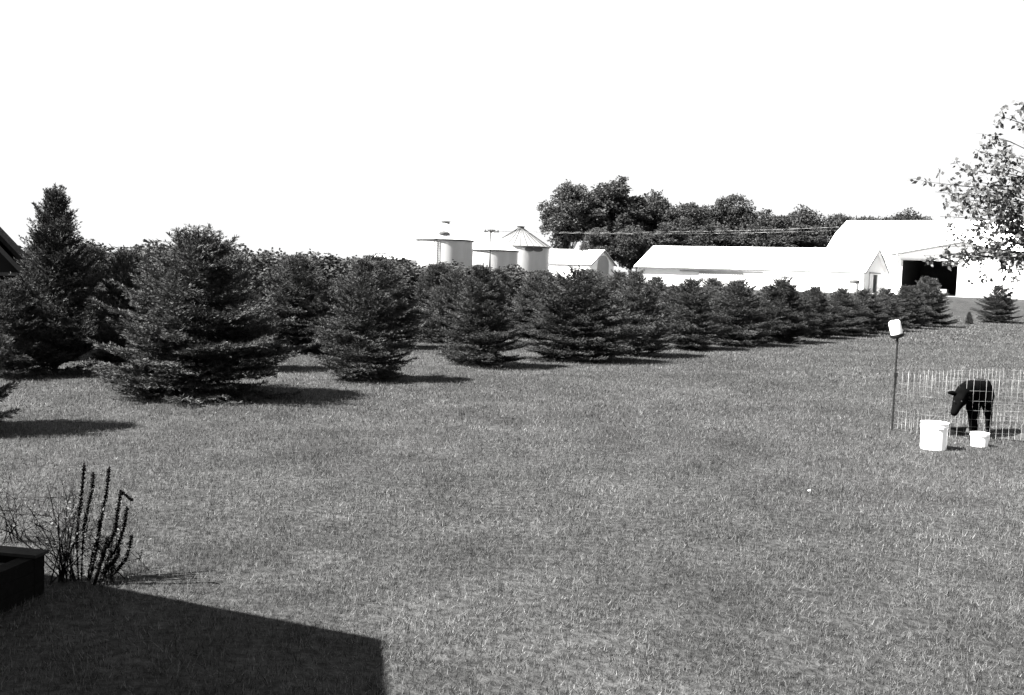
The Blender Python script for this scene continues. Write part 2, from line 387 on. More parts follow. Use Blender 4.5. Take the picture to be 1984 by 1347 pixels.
def topline(px):
    xs = [-200, 180, 300, 470, 560, 700, 800, 880, 1060, 1200, 1300, 1560, 1640, 1760, 1900]
    ys = [470, 462, 468, 478, 484, 494, 506, 512, 520, 528, 541, 549, 562, 566, 575]
    return float(np.interp(px, xs, ys))
def landmark(px):
    for a, b in ((250, 'at far left'), (480, 'behind the widest spruce'), (620, 'right of the widest spruce'), (800, 'behind the conical spruce'),
                 (915, 'below the left grain bin'), (1000, 'below the middle grain bin'), (1070, 'below the ribbed-roof grain bin'), (1200, 'below the small gabled shed'), (1340, 'below the long barn left end'),
                 (1470, 'below the long barn sliding door'), (1660, 'below the long barn roof right half'), (5000, 'below the long barn gable')):
        if px < a: return b
u0 = Vector(r1pos[0]); u1 = Vector(r1pos[-1]); rd = (u1 - u0).normalized(); pd = Vector((-rd.y, rd.x))
ordn = ['first', 'second', 'third', 'fourth', 'fifth', 'sixth', 'seventh', 'eighth', 'ninth', 'tenth', 'eleventh', 'twelfth', 'thirteenth', 'fourteenth', 'fifteenth', 'sixteenth', 'seventeenth', 'eighteenth']
for row, (off, stp, st, cnt) in enumerate(((5.6, 3.9, 3.4, 13), (10.8, 3.8, -2.5, 15))):
    for k in range(cnt):
        p = u0 + pd * off + rd * (st + k * stp + random.uniform(-.5, .5)); px = 992 + F * p.x / p.y
        ty = topline(px) + random.uniform(-5, 8) + (6 if row == 0 else 0)
        H = max(1.9, Hof(px, ty, p.y)); R = H * random.uniform(0.60, 0.74)
        put_spruce((k + row * 2) % 4 if (k * 7 + row) % 5 else 4, p.x, p.y, H, R,
                   '%s spruce from left in %s row, %s' % (ordn[k], ('second', 'third')[row], landmark(px)), ('second row of spruces', 'third row of spruces')[row])

# ---------------- leafy trees ----------------
def leafy_variant(seed, H, Rx, Rz, lobes, per, leaf, m, base=0.28, name='leafy_tree', hollow=0.55, limbs=True):
    r = np.random.default_rng(seed); zc = H * base + Rz
    wood = MB(); Rk = H * 0.022
    tilt = r.normal(size=2) * .03 * H
    wood.tube([(0, 0, -0.3), (tilt[0] * .4, tilt[1] * .4, H * base), (tilt[0], tilt[1], H * .6), (tilt[0] * 1.2, tilt[1] * 1.2, H * .85)], [Rk * 1.3, Rk, Rk * .5, Rk * .15], 8)
    P = []; TT = []
    for i in range(lobes):
        v = unit(r.normal(size=3)); v[2] = v[2] * .9 + .12
        q = r.uniform(hollow, 1.0) ** .6
        if i < lobes * .18: q *= .5
        prof = 1.0 - 0.25 * max(0, v[2])
        c = np.array([v[0] * Rx * q * prof * 0.82, v[1] * Rx * q * prof * 0.82, zc + v[2] * Rz * q * 0.84 * r.uniform(.85, 1.08)])
        lr = Rx * r.uniform(.16, .30)
        if limbs and i % 2 == 0:
            s0 = np.array([tilt[0] * .6, tilt[1] * .6, H * r.uniform(base * .8, .55)]); mid = (s0 + c) / 2 + np.array([0, 0, .04 * H])
            wood.tube([s0, mid, c], [Rk * .4, Rk * .22, Rk * .08], 4, cap=False)
        n = int(per * (lr / (Rx * .23)) ** 2)
        d = unit(r.normal(size=(n, 3))); rad = r.uniform(.35, 1.1, n) ** .7 * lr
        # each lobe is broken into sprigs
        sp_ = unit(r.normal(size=(14, 3))); pick = r.integers(0, 14, n); d = unit(d * .55 + sp_[pick])
        P.append(c + d * rad[:, None] * np.array([1, 1, .8])); TT.append(np.clip(r.beta(2, 2.6, n) * .8 + .2 * r.random(), 0, 1))
    P = np.concatenate(P); TT = np.concatenate(TT); n = len(P)
    D = unit(r.normal(size=(n, 3))); D[:, 2] *= .6
    cr_ = leaves_mesh('crown', P, D, leaf * r.uniform(.7, 1.3, n), leaf * .62 * r.uniform(.7, 1.3, n), TT, m, .5)
    root = empty(name); link('crown', cr_, None, root); wood.build('trunk', M['bark'], root); root['H'] = H; root['R'] = Rx
    return root
DV = [leafy_variant(11, 18, 6.0, 7.4, 95, 260, .42, M['leaf'], .16), leafy_variant(12, 18, 5.2, 7.8, 85, 260, .42, M['leaf'], .12),
      leafy_variant(13, 14, 6.5, 6.0, 90, 240, .42, M['leaf'], .12), leafy_variant(14, 14, 5.8, 5.8, 70, 200, .40, M['leaf'], .15, hollow=.35)]
BV = [leafy_variant(21, 3, 1.6, 1.45, 60, 170, .11, M['shrubleaf'], .02, 'windbreak_shrub'), leafy_variant(22, 3, 1.8, 1.45, 66, 170, .11, M['shrubleaf'], .02, 'windbreak_shrub'),
      leafy_variant(23, 3, 1.45, 1.5, 54, 170, .11, M['shrubleaf'], .0, 'windbreak_shrub')]
usedd = set()
def put_leafy(pool, v, px, ty, d, wpx, label, cat, group, name):
    src = pool[v]; key = (id(pool), v); h0, r0 = src['H'], src['R']; o = src if key not in usedd else copy_tree(src); usedd.add(key)
    o.name = name; x = at(px, hz(px), d).x; z = gzf(x, d); H = Hof(px, ty, d) - z; R = wpx / 2 / F * d; s = R / r0
    o.location = (x, d, z); o.scale = (s, s, H / h0); o.rotation_euler = (0, 0, random.uniform(0, 6.28)); tag(o, label, cat, group); return o
DT = [(1100, 343, 150, 100, 0, 'tall tree at the left end of the grove, loose left edge against the sky'),
      (1183, 336, 152, 125, 1, 'highest tree of the grove, broad domed top beside the grain bins'),
      (1262, 374, 158, 100, 2, 'dark rounded tree right of the highest tree in the grove'),
      (1328, 384, 154, 95, 0, 'dark tree in the middle of the grove, before the notch of sky'),
      (1412, 374, 160, 95, 3, 'thin-topped tree right of the notch of sky over the long barn'),
      (1478, 402, 165, 95, 1, 'lower grove tree behind the middle of the long barn roof'),
      (1545, 403, 168, 100, 2, 'lower grove tree left of the big barn roof'),
      (1612, 412, 166, 80, 3, 'sparse tree touching the left edge of the big barn roof'),
      (1690, 411, 185, 90, 0, 'tree showing only its top over the left half of the big barn ridge'),
      (1752, 409, 190, 85, 2, 'treetop just above the middle of the big barn ridge'),
      (1655, 411, 188, 85, 0, 'treetop above the left end of the big barn ridge'),
      (1722, 414, 192, 85, 1, 'small treetop right of the one over the left half of the big barn ridge'),
      (1778, 417, 194, 70, 3, 'lowest treetop, at the right end of the trees over the big barn ridge'),
      (1370, 395, 162, 80, 1, 'tree filling the notch of sky in the middle of the grove'),
      (1155, 440, 140, 70, 3, 'lower grove tree behind the small gabled shed'),
      (1218, 440, 140, 80, 2, 'shorter dark tree between the small shed and the long barn'),
      (1290, 432, 143, 100, 1, 'shorter bushy tree behind the left end of the long barn roof'),
      (1375, 430, 146, 100, 0, 'shorter bushy tree behind the centre of the long barn roof'),
      (1455, 436, 148, 100, 2, 'shorter dark tree under the power lines, right of centre of the long barn'),
      (1540, 434, 150, 110, 1, 'shorter dark tree under the power lines near the big barn')]
for px, ty, d, wp, v, lab in DT: put_leafy(DV, v, px, ty - 4, d + 30, wp * 1.32, lab, 'tree', 'grove of leafy trees behind the farm buildings', 'leafy_tree')
# windbreak shrubs behind the spruce rows
shr = []
for off, stp, st, cnt in ((13.5, 2.9, -6, 14), (18, 3.2, -9, 16)):
    for k in range(cnt):
        p = u0 + pd * off + rd * (st + k * stp + random.uniform(-.5, .5)); shr.append((992 + F * p.x / p.y, p.y))
shr.sort()
cnts = {}
SHW = ordn
for k, (px, d) in enumerate(shr):
    lm = landmark(px); cnts[lm] = cnts.get(lm, 0) + 1
    wp = random.uniform(4.2, 5.4) / d * F
    put_leafy(BV, k % 3, px, topline(px) + random.uniform(-7, 5), d, wp, '%s rear windbreak shrub, from left, %s' % (SHW[cnts[lm] - 1], lm), 'shrub', 'windbreak shrubs behind the spruces', 'windbreak_shrub')

# ---------------- long white barn ----------------
ax = Vector((.824, -.566, 0)); nn = Vector((-.566, -.824, 0)); back = -nn; Zu = Vector((0, 0, 1))
def long_barn():
    C = at(1673, 530, 105); C.z = 3.95
    L = 26.3; W = 9.0; ez = 4.05; rz_ = 6.55; gz0 = 1.2
    A = Vector((C.x, C.y, 0)) - ax * L; Cc = Vector((C.x, C.y, 0))
    root = empty('long_barn', (A.x, A.y, 1.7)); inv = Vector((A.x, A.y, 1.7))
    def P(l, w_, z): return A + ax * l + back * w_ + Zu * z - inv
    mb = MB()
    for w0 in (0.15, W - .15): mb.slab([P(0, w0, gz0), P(L, w0, gz0), P(L, w0, ez - .05), P(0, w0, ez - .05)], .1)
    mb.build('wall', M['white'], root)
    # end walls with door opening in the right gable
    g = MB(); rr = W / 2
    g.slab([P(0, .3, gz0), P(0, .3, ez - .1), P(0, rr, rz_ - .15), P(0, W - .3, ez - .1), P(0, W - .3, gz0)], .1)
    o = g.build('gable_wall', M['white'], root); g = MB()
    d0, d1, dz = 3.55, 5.45, 3.75
    for a0, a1, z0 in ((.3, 2.2, gz0), (d1, W - .3, gz0)): g.slab([P(L, a0, z0), P(L, a1, z0), P(L, a1, dz), P(L, a0, dz)], .1)
    g.slab([P(L, .3, dz), P(L, W - .3, dz), P(L, W - .3, ez - .1), P(L, rr, rz_ - .15), P(L, .3, ez - .1)], .1)
    g.build('gable_wall', M['grey'], root)
    b = MB(); b.slab([P(L + .06, 2.2, gz0), P(L + .06, d0 + .1, gz0), P(L + .06, d0 + .1, dz + .1), P(L + .06, 2.2, dz + .1)], .05); o = b.build('sliding_door', M['panel'], root); o['label'] = 'grey sheet door pushed left of the dark gable opening'
    b = MB(); b.box(P(L + .1, (2.0 + d1) / 2 + .4, dz + .16), (.08, d1 - 1.2, .12), (ax, back, Zu)); b.build('door_track', M['trim'], root)
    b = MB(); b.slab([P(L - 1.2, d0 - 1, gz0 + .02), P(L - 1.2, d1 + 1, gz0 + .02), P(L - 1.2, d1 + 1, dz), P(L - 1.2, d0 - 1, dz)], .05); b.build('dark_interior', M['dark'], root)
    rf = MB(); ov = .35
    rf.slab([P(-ov, -ov, ez - .12), P(L + ov, -ov, ez - .12), P(L + ov, rr, rz_), P(-ov, rr, rz_)], .08)
    rf.slab([P(-ov, rr, rz_ + .002), P(L + ov, rr, rz_ + .002), P(L + ov, W + ov, ez - .12), P(-ov, W + ov, ez - .12)], .08)
    roof = rf.build('roof', M['roof'], root)
    sl_ = (rz_ - ez + .12) / (rr + ov)
    for px in (1304, 1378, 1436, 1510, 1570, 1642):
        q = onplane(px, 482, A + back * 3.8, ax); l = (q - A).dot(ax)
        s = MB(); c0 = [(l - .35, 3.35), (l + .25, 3.35), (l + .45, 3.95), (l - .15, 3.95)]
        s.slab([P(a, b_, ez - .12 + sl_ * (b_ + ov) + .05) for a, b_ in c0], .04); s.build('skylight', M['steel'], roof)
    e = MB(); e.box(P(L / 2, -ov - .03, ez - .2), (L + 2 * ov, .05, .14), (ax, back, Zu)); e.build('eave_trim', M['trim'], root)
    e = MB()
    for w0, w1, za, zb in ((-ov, rr, ez - .12, rz_), (rr, W + ov, rz_, ez - .12)):
        e.slab([P(L + ov + .01, w0, za - .2), P(L + ov + .01, w1, zb - .2), P(L + ov + .01, w1, zb + .01), P(L + ov + .01, w0, za + .01)], .04)
    e.build('rake_trim', M['trim'], root)
    l0 = (onplane(1355, 520, A, ax) - A).dot(ax); l1 = (onplane(1440, 520, A, ax) - A).dot(ax)
    s = MB(); s.slab([P(l0, -.02, gz0), P(l1, -.02, gz0), P(l1, -.02, ez - .55), P(l0, -.02, ez - .55)], .06)
    for k in range(18):
        l = l0 + (l1 - l0) * (k + .5) / 18; s.box(P(l, -.04, (gz0 + ez - .6) / 2), (.06, .04, ez - .6 - gz0), (ax, back, Zu))
    o = s.build('sliding_door', M['panel'], root); o['label'] = 'wide light grey sliding door in the long wall'
    s = MB(); s.box(P((l0 + l1) / 2, -.06, ez - .48), ((l1 - l0) * 1.9, .12, .12), (ax, back, Zu)); s.build('door_track', M['panel'], root)
    tag(root, 'long low white barn with white metal roof and grey gable end at right', 'barn')
    return A, Cc
long_barn()

def big_barn():
    E0 = at(1600, 493, 121); A = Vector((E0.x, E0.y, 0)); W = 17.6; L = 27; ez = 6.3; kz = 9.0; rz_ = 10.75; gz0 = 1.4
    root = empty('big_barn', (A.x, A.y, 1.8)); inv = Vector((A.x, A.y, 1.8))
    def P(l, w_, z): return A + ax * l + back * w_ + Zu * z - inv
    mb = MB(); rr = W / 2; kw = 4.4
    for w0 in (.3, W - .3): mb.slab([P(.2, w0, gz0), P(L - .2, w0, gz0), P(L - .2, w0, ez), P(.2, w0, ez)], .15)
    for l in (.2, L - .3): mb.slab([P(l, .4, gz0), P(l, .4, ez - .1), P(l, kw, kz - .15), P(l, rr, rz_ - .2), P(l, W - kw, kz - .15), P(l, W - .4, ez - .1), P(l, W - .4, gz0)], .12)
    mb.build('wall', M['white'], root)
    rf = MB()
    pr = [(-.3, ez - .15), (kw, kz), (rr, rz_), (W - kw, kz), (W + .3, ez - .15)]
    for (w0, z0), (w1, z1) in zip(pr, pr[1:]): rf.slab([P(-.3, w0, z0), P(L + .3, w0, z0), P(L + .3, w1, z1), P(-.3, w1, z1)], .1)
    rf.build('roof', M['roof'], root)
    tag(root, 'big white barn whose tall roof rises above the long low barn', 'barn')
    # gabled wing with the big dark doorway: a building in front of it
    W0 = at(1737, 570, 107); B = Vector((W0.x, W0.y, 0))
    def l_of(px): return (onplane(px, 520, B, ax) - B).dot(ax)
    ld0, ld1 = l_of(1748), l_of(1856); lp = l_of(1862); full = 2 * lp; dep = 11.5
    zt = onplane(1800, 505, B, ax).z; z0 = 1.5; eL = onplane(1728, 493, B, ax).z; pk = onplane(1862, 468, B, ax).z
    r2 = empty('machine_shed', (B.x, B.y, 1.8)); inv2 = Vector((B.x, B.y, 1.8))
    def Q(l, w_, z): return B + ax * l + back * w_ + Zu * z - inv2
    sl2 = (pk - eL) / (lp + .9)
    def roofz(l): return pk - sl2 * abs(l - lp)
    w = MB()
    w.slab([Q(0, 0, z0), Q(ld0, 0, z0), Q(ld0, 0, roofz(ld0) - .2), Q(0, 0, roofz(0) - .2)], .15)
    w.slab([Q(ld0, 0, zt), Q(ld1, 0, zt), Q(ld1, 0, roofz(ld1) - .2), Q(ld0, 0, roofz(ld0) - .2)], .15)
    w.slab([Q(ld1, 0, z0), Q(full, 0, z0), Q(full, 0, roofz(full) - .2), Q(lp, 0, pk - .2), Q(ld1, 0, roofz(ld1) - .2)], .15)
    for l in (0, full - .15): w.slab([Q(l, .15, z0), Q(l, dep, z0), Q(l, dep, roofz(l) - .2), Q(l, .15, roofz(l) - .2)], .15)
    w.build('wall', M['white'], r2)
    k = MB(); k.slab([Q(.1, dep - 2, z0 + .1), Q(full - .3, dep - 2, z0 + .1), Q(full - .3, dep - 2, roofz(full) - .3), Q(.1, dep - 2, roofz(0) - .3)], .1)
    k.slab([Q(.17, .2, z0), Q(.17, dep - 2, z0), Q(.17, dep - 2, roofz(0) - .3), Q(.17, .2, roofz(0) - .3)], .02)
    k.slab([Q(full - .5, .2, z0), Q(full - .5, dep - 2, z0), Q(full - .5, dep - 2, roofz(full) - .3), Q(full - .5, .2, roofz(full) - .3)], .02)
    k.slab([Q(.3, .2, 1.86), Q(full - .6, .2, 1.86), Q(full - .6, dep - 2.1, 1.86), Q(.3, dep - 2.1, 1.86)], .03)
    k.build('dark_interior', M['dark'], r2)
    rf = MB(); oe, of = .9, .9
    rf.slab([Q(-oe, -of, eL), Q(lp, -of, pk), Q(lp, dep, pk), Q(-oe, dep, eL)], .1)
    rf.slab([Q(lp, -of, pk + .002), Q(full + oe, -of, eL), Q(full + oe, dep, eL), Q(lp, dep, pk + .002)], .1)
    rf.build('roof', M['roof'], r2)
    s = MB(); s.slab([Q(-oe, -of - .03, eL - .22), Q(lp, -of - .03, pk - .22), Q(lp, -of - .03, pk - .06), Q(-oe, -of - .03, eL - .06)], .03)
    s.slab([Q(lp, -of - .03, pk - .22), Q(full + oe, -of - .03, eL - .22), Q(full + oe, -of - .03, eL - .06), Q(lp, -of - .03, pk - .06)], .03)
    s.build('rake_trim', M['trim'], r2)
    s = MB(); s.slab([Q(-oe + .05, -of, eL - .14), Q(lp, -of, pk - .14), Q(lp, -.02, pk - .14), Q(-oe + .05, -.02, eL - .14)], .02); s.build('soffit', M['soffit'], r2)
    s = MB()
    for l, w_ in ((ld0 - .05, .1), (ld1 + .05, .1)): s.box(Q(l, -.04, (z0 + zt) / 2), (w_, .08, zt - z0), (ax, back, Zu))
    s.box(Q((ld0 + ld1) / 2, -.05, zt + .06), (ld1 - ld0 + .3, .1, .12), (ax, back, Zu)); s.build('door_frame', M['soffit'], r2)
    s = MB(); lw0 = l_of(1886)
    s.box(Q(lw0 + .5, -.03, 6.0), (1.0, .06, .9), (ax, back, Zu)); s.build('vent', M['panel'], r2)
    tag(r2, 'white gabled shed with a huge dark open doorway, behind the leafy branch', 'machine shed')
    # pale feed trough standing inside the doorway
    t = MB(); c = Q(ld1 - 2.3, 1.6, 2.15) + inv2
    t.box(c + Zu * -.05, (2.2, .9, .1), (ax, back, Zu)); 
    for s_ in (-1, 1): t.box(c + back * (.43 * s_) + Zu * .13, (2.2, .06, .34), (ax, back, Zu)); t.box(c + ax * (1.07 * s_) + Zu * .13, (.06, .8, .34), (ax, back, Zu)); t.box(c + ax * (.8 * s_) - Zu * .2, (.08, .8, .22), (ax, back, Zu))
    tag(t.build('feed_trough', M['panel']), 'low pale trough on the floor of the dark doorway', 'trough')
big_barn()

def small_shed():
    E = at(1168, 516, 166); A2 = Vector((E.x, E.y, 0)); a = Vector((.80, -.60, 0)); b = Vector((.60, .80, 0))
    pk = onplane(1168, 485, A2, b); W = 7.2
    near = onplane(1130, 508, A2, b); P0 = Vector((pk.x, pk.y, 0)) - b * W / 2
    ez = near.z - .1; rz_ = pk.z; L = 14.0
    root = empty('gabled_shed', (P0.x, P0.y, 1.8)); inv = Vector((P0.x, P0.y, 1.8))
    def P(l, w_, z): return P0 - a * l + b * w_ + Zu * z - inv
    m = MB(); m.slab([P(0, 0, 1.4), P(0, W, 1.4), P(0, W, ez), P(0, W / 2, rz_ - .12), P(0, 0, ez)], .1)
    m.slab([P(L, 0, 1.4), P(L, W, 1.4), P(L, W, ez), P(L, W / 2, rz_ - .12), P(L, 0, ez)], .1)
    for w_ in (0, W - .1): m.slab([P(.1, w_, 1.4), P(L - .1, w_, 1.4), P(L - .1, w_, ez), P(.1, w_, ez)], .1)
    m.build('wall', M['white'], root)
    r = MB(); o = .4; s = (rz_ - ez) / (W / 2)
    r.slab([P(-o, -o, ez - s * o), P(L + o, -o, ez - s * o), P(L + o, W / 2, rz_), P(-o, W / 2, rz_)], .07)
    r.slab([P(-o, W / 2, rz_ + .002), P(L + o, W / 2, rz_ + .002), P(L + o, W + o, ez - s * o), P(-o, W + o, ez - s * o)], .07); r.build('roof', M['roof'], root)
    t = MB()
    for w0, z0, w1, z1 in ((-o, ez - s * o, W / 2, rz_), (W / 2, rz_, W + o, ez - s * o)): t.slab([P(-o - .01, w0, z0 - .18), P(-o - .01, w1, z1 - .18), P(-o - .01, w1, z1), P(-o - .01, w0, z0)], .03)
    t.build('rake_trim', M['trim'], root)
    d = MB(); pts = [P(-.06, .9, 1.4)]
    for k in range(9):
        th = math.pi * (1 - k / 8); pts.append(P(-.06, W / 2 + .2 + 1.7 * math.cos(th), ez - .2 + 1.6 * math.sin(th)))
    pts.append(P(-.06, W / 2 + 1.9, 1.4)); pts[0] = P(-.06, W / 2 - 1.5, 1.4); d.slab(pts, .05); d.build('arched_door', M['panel'], root)
    tag(root, 'small white gabled shed with grey arched door between the bins and the grove', 'shed')
small_shed()

# far low roof left of the bins
def far_roof():
    A3 = at(722, 492, 170); B3 = at(845, 493, 170); root = empty('low_shed', (A3.x, A3.y, 2)); inv = Vector((A3.x, A3.y, 2))
    z = A3.z; L = B3.x - A3.x
    m = MB(); m.box((L / 2, 3, (z - 2) / 2 - .3), (L, 6, z - 2.6)); m.build('wall', M['white'], root)
    m = MB(); m.slab([(-.3, -.4, z - 2.7), (L + .3, -.4, z - 2.7), (L + .3, 6.4, z - 2), (-.3, 6.4, z - 2)], .12); m.build('roof', M['roof'], root)
    m = MB(); m.box((L / 2, 6.45, z - 2.05), (L + .6, .06, .3)); m.build('fascia', M['soffit'], root)
    tag(root, 'far low white shed roof left of the grain bins', 'shed')
far_roof()

# ---------------- grain bins ----------------
def grain_bin(px, eave_y, apex_y, wpx, d, label, ribs, oval=None, roofm='roof', ladder=None):
    c = at(px, eave_y, d); R = wpx / 2 / F * d; g = gzf(c.x, d); ez = Hof(px, eave_y, d) - g; az = Hof(px, apex_y, d) - g
    root = empty('grain_bin', (c.x, d, g)); b = MB(); n = 40; prof = []
    for k in range(n + 1):
        z = -.4 + (ez + .4) * k / n; prof.append((R + (.02 if k % 2 else 0), z))
    b.lathe(prof, seg=48)
    b.build('wall', M['steel'], root)
    r = MB(); r.lathe([(R + .12, ez - .05), (R + .12, ez), (.5, az - .1), (.5, az + .02), (.02, az + .05)], seg=48); roof = r.build('roof', M[roofm], root)
    t = MB(); t.lathe([(R + .14, ez - .22), (R + .16, ez - .12), (R + .14, ez - .02)], seg=48); t.build('eave_ring', M['fascia'], root)
    if ribs:
        rb = MB()
        for k in range(ribs):
            th = 2 * math.pi * k / ribs; v = Vector((math.cos(th), math.sin(th), 0)); rb.tube([v * (R + .1) + Zu * (ez + .04), v * .5 + Zu * (az - .02)], .045, 4)
        rb.build('roof_rib', M['fascia'], roof)
    cap = MB(); cap.lathe([(.02, az + .42), (.62, az + .34), (.5, az + .2), (.5, az + .04)], seg=16); cap.build('roof_cap', M['fascia'], roof)
    if oval:
        q = MB(); ox, oy, ow, oh = oval
        for sx, wd_ in ((-.62, .62), (.55, .82)):
            pts = []
            a0 = math.asin(max(-1, min(1, ((ox - px) / F * d) / R)))
            for k in range(20):
                th = 2 * math.pi * k / 20; u = (sx * .5 + math.cos(th) * wd_ * .5) * ow / F * d; vz = math.sin(th) * oh / 2 / F * d
                a_ = a0 + u / R; pts.append((R + .06, a_, Hof(px, oy, d) - g + vz))
            P3 = [Vector((math.sin(a_) * r_, -math.cos(a_) * r_, z)) for r_, a_, z in pts]; cen = sum(P3, Vector()) / 20; cen *= 1.0
            for k in range(20): q.face([cen + Vector((0, -.02, 0)), P3[k], P3[(k + 1) % 20]])
        q.build('marking', M['mark'], root)
    if ladder:
        l = MB(); lx = (ladder - px) / F * d; y_ = -math.sqrt(max(0, R * R - lx * lx)) - .2
        for s in (-.28, .28): l.tube([(lx + s, y_, 0), (lx + s, y_, ez + .2)], .035, 4)
        for k in range(16): l.tube([(lx - .28, y_, .3 + k * ez / 16), (lx + .28, y_, .3 + k * ez / 16)], .03, 4)
        l.build('ladder', M['fascia'], root)
        h = MB(); h.lathe([(.75, 0), (.8, .25), (.45, .5), (.02, .55)], c=(0.0, -R * .72, ez + (az - ez) * .26), seg=14); h.build('hatch', M['fascia'], roof)
    tag(root, label, 'grain bin', 'three steel grain bins'); return root
grain_bin(863, 465, 435, 107, 138, 'leftmost grain bin with a ladder up its side', 0, ladder=850)
grain_bin(951, 485, 451, 104, 146, 'middle and lowest grain bin, behind the utility pole', 0)
grain_bin(1008, 478, 444, 114, 156, 'right grain bin with ribbed cone roof and dark oval marking near its eave', 28, oval=(1034, 484, 30, 9), roofm='binroof')

# utility pole and lines
def power():
    p = at(949, 515, 130); g = gzf(p.x, 130); top = Hof(949, 446, 130)
    root = empty('utility_pole', (p.x, 130, g)); m = MB(); m.tube([(0, 0, -.5), (0, 0, top - g)], [.22, .17], 10); m.build('post', M['wood'], root)
    m = MB(); m.box((0.1, -.16, top - g - .25), (1.9, .12, .14)); m.build('crossarm', M['wood'], root)
    for s in (-.7, .1, .9):
        i = MB(); i.lathe([(.05, 0), (.09, .08), (.05, .18), (.01, .22)], c=(s, -.16, top - g - .18), seg=8); i.build('insulator', M['fascia'], root)
    tag(root, 'wooden utility pole with crossarm in front of the middle grain bin', 'utility pole')
    for k, (y0, y1, lab) in enumerate(((447.5, 440, 'upper power line strung across the grove of trees'), (448.5, 446.5, 'lower power line strung across the grove of trees'))):
        a = Vector((p.x + .9 - .8 * k, 130 - .16, Hof(949, y0, 130) - .05)); b = at(1625, y1, 119); pts = []
        for i in range(25):
            t = i / 24; q = a.lerp(b, t); q.z -= .35 * 4 * t * (1 - t); pts.append(q)
        m = MB(); m.tube(pts, .018, 4); tag(m.build('power_line', M['cable']), lab, 'power line', 'power lines')
power()

# small capped tank by the long barn
def tank():
    p = at(1655, 552, 97); z = gzf(p.x, 97); root = empty('capped_tank', (p.x, 97, z)); R = 9 / F * 97
    h = Hof(1655, 543, 97) - z
    m = MB(); m.lathe([(.02, 0), (R, 0), (R, h - .25), (R * .96, h - .2)], seg=20); m.build('barrel', M['panel'], root)
    m = MB(); m.lathe([(R * 1.05, h - .28), (R * 1.12, h - .2), (R * 1.05, h - .05), (.02, h)], seg=20); m.build('lid', M['trim'], root)
    tag(root, 'small grey tank with dark lid beside the gable end of the long barn', 'tank')
tank()

# ---------------- garden shed roof at the left edge ----------------
def garden_shed():
    E = at(62, 531, 21.5); ez = E.z; root = empty('garden_shed', (E.x, E.y, 0), .40); pit = 1.12; W = 3.4; Dp = 3.2; hw = W / 2
    def P(l, w_, z): return Vector((-l, w_, z))
    rz_ = ez + pit * hw; i = .22
    m = MB(); m.slab([P(i, .25, -.1), P(W - i, .25, -.1), P(W - i, .25, ez + .05), P(hw, .25, rz_ - .2), P(i, .25, ez + .05)], .1)
    m.slab([P(i, Dp, -.1), P(W - i, Dp, -.1), P(W - i, Dp, ez + .05), P(hw, Dp, rz_ - .2), P(i, Dp, ez + .05)], .1)
    for l in (i, W - i): m.box(P(l, Dp / 2 + .2, ez / 2), (.1, Dp - .5, ez + .1))
    m.build('wall', M['hwall'], root)
    r = MB(); r.slab([P(0, 0, ez), P(hw, 0, rz_), P(hw, Dp + .2, rz_), P(0, Dp + .2, ez)], .08)
    r.slab([P(hw, 0, rz_ + .002), P(W, 0, ez), P(W, Dp + .2, ez), P(hw, Dp + .2, rz_ + .002)], .08); r.build('roof', M['shingle'], root)
    f = MB()
    for a, b in (((0, ez), (hw, rz_)), ((hw, rz_), (W, ez))):
        f.slab([P(a[0], -.02, a[1] - .24), P(b[0], -.02, b[1] - .24), P(b[0], -.02, b[1] - .11), P(a[0], -.02, a[1] - .11)], .03)
    f.build('rake_board', M['fascia'], root)
    s = MB(); s.box(P(hw, .1, ez - .02), (W - .2, .28, .07)); s.build('soffit', M['fascia'], root)
    tag(root, 'dark shed with steep gabled roof cut by the left edge of the photo', 'shed')
garden_shed()

# ---------------- house beside the camera: out of frame, casts the corner shadow ----------------
def house():
    S0, S1, S2 = [gnd(*p).to_2d() for p in ((752, 1347), (745, 1240), (230, 1140))]
    e = (S2 - S1).normalized(); up = Vector((-e.y, e.x)); up = up if up.y < 0 else -up
    o = Vector((math.cos(SUN_AZ), math.sin(SUN_AZ))) / math.tan(SUN_EL)
    dS = S0 - S1; det = up.x * o.y - up.y * o.x; s = (dS.x * o.y - dS.y * o.x) / det; q = (up.x * dS.y - up.y * dS.x) / det; pit = q / s
    hE = 3.0; E = S1 - o * hE
    e3 = Vector((e.x, e.y, 0)); u3 = Vector((up.x, up.y, 0)); root = empty('house', (E.x, E.y, 0))
    L = 11; W = 7.6; hw = W / 2; rz_ = hE + pit * hw; ov = .4
    def P(l, w_, z): return e3 * l + u3 * w_ + Zu * z
    r = MB(); r.slab([P(0, 0, hE), P(L, 0, hE), P(L, hw, rz_), P(0, hw, rz_)], .14); r.slab([P(0, hw, rz_ + .002), P(L, hw, rz_ + .002), P(L, W, hE), P(0, W, hE)], .14)
    r.build('roof', M['shingle'], root)
    m = MB(); i0, i1 = ov, W - ov
    for l in (ov, L - ov): m.slab([P(l, i0, -.1), P(l, i1, -.1), P(l, i1, hE - .05), P(l, hw, rz_ - .32), P(l, i0, hE - .05)], .12)
    for w_ in (i0, i1): m.slab([P(ov + .13, w_, -.1), P(L - ov - .13, w_, -.1), P(L - ov - .13, w_, hE - .02), P(ov + .13, w_, hE - .02)], .12)
    m.build('wall', M['hwall'], root)
    for l in (2.5, 6.5):
        wd = MB(); wd.box(P(l, ov - .14, 1.5), (1.1, .08, 1.2), (e3, u3, Zu)); fr = wd.build('window', M['fascia'], root)
        g = MB(); g.box(P(l, ov - .19, 1.5), (.9, .04, 1.0), (e3, u3, Zu)); g.build('pane', M['glass'], fr)
    wd = MB(); wd.box(P(ov - .14, hw, 1.05), (.08, .95, 2.1), (e3, u3, Zu)); wd.build('door', M['fascia'], root)
    tag(root, 'dark-sided house just beyond the lower left of the photo, casting the corner shadow', 'house')
house()

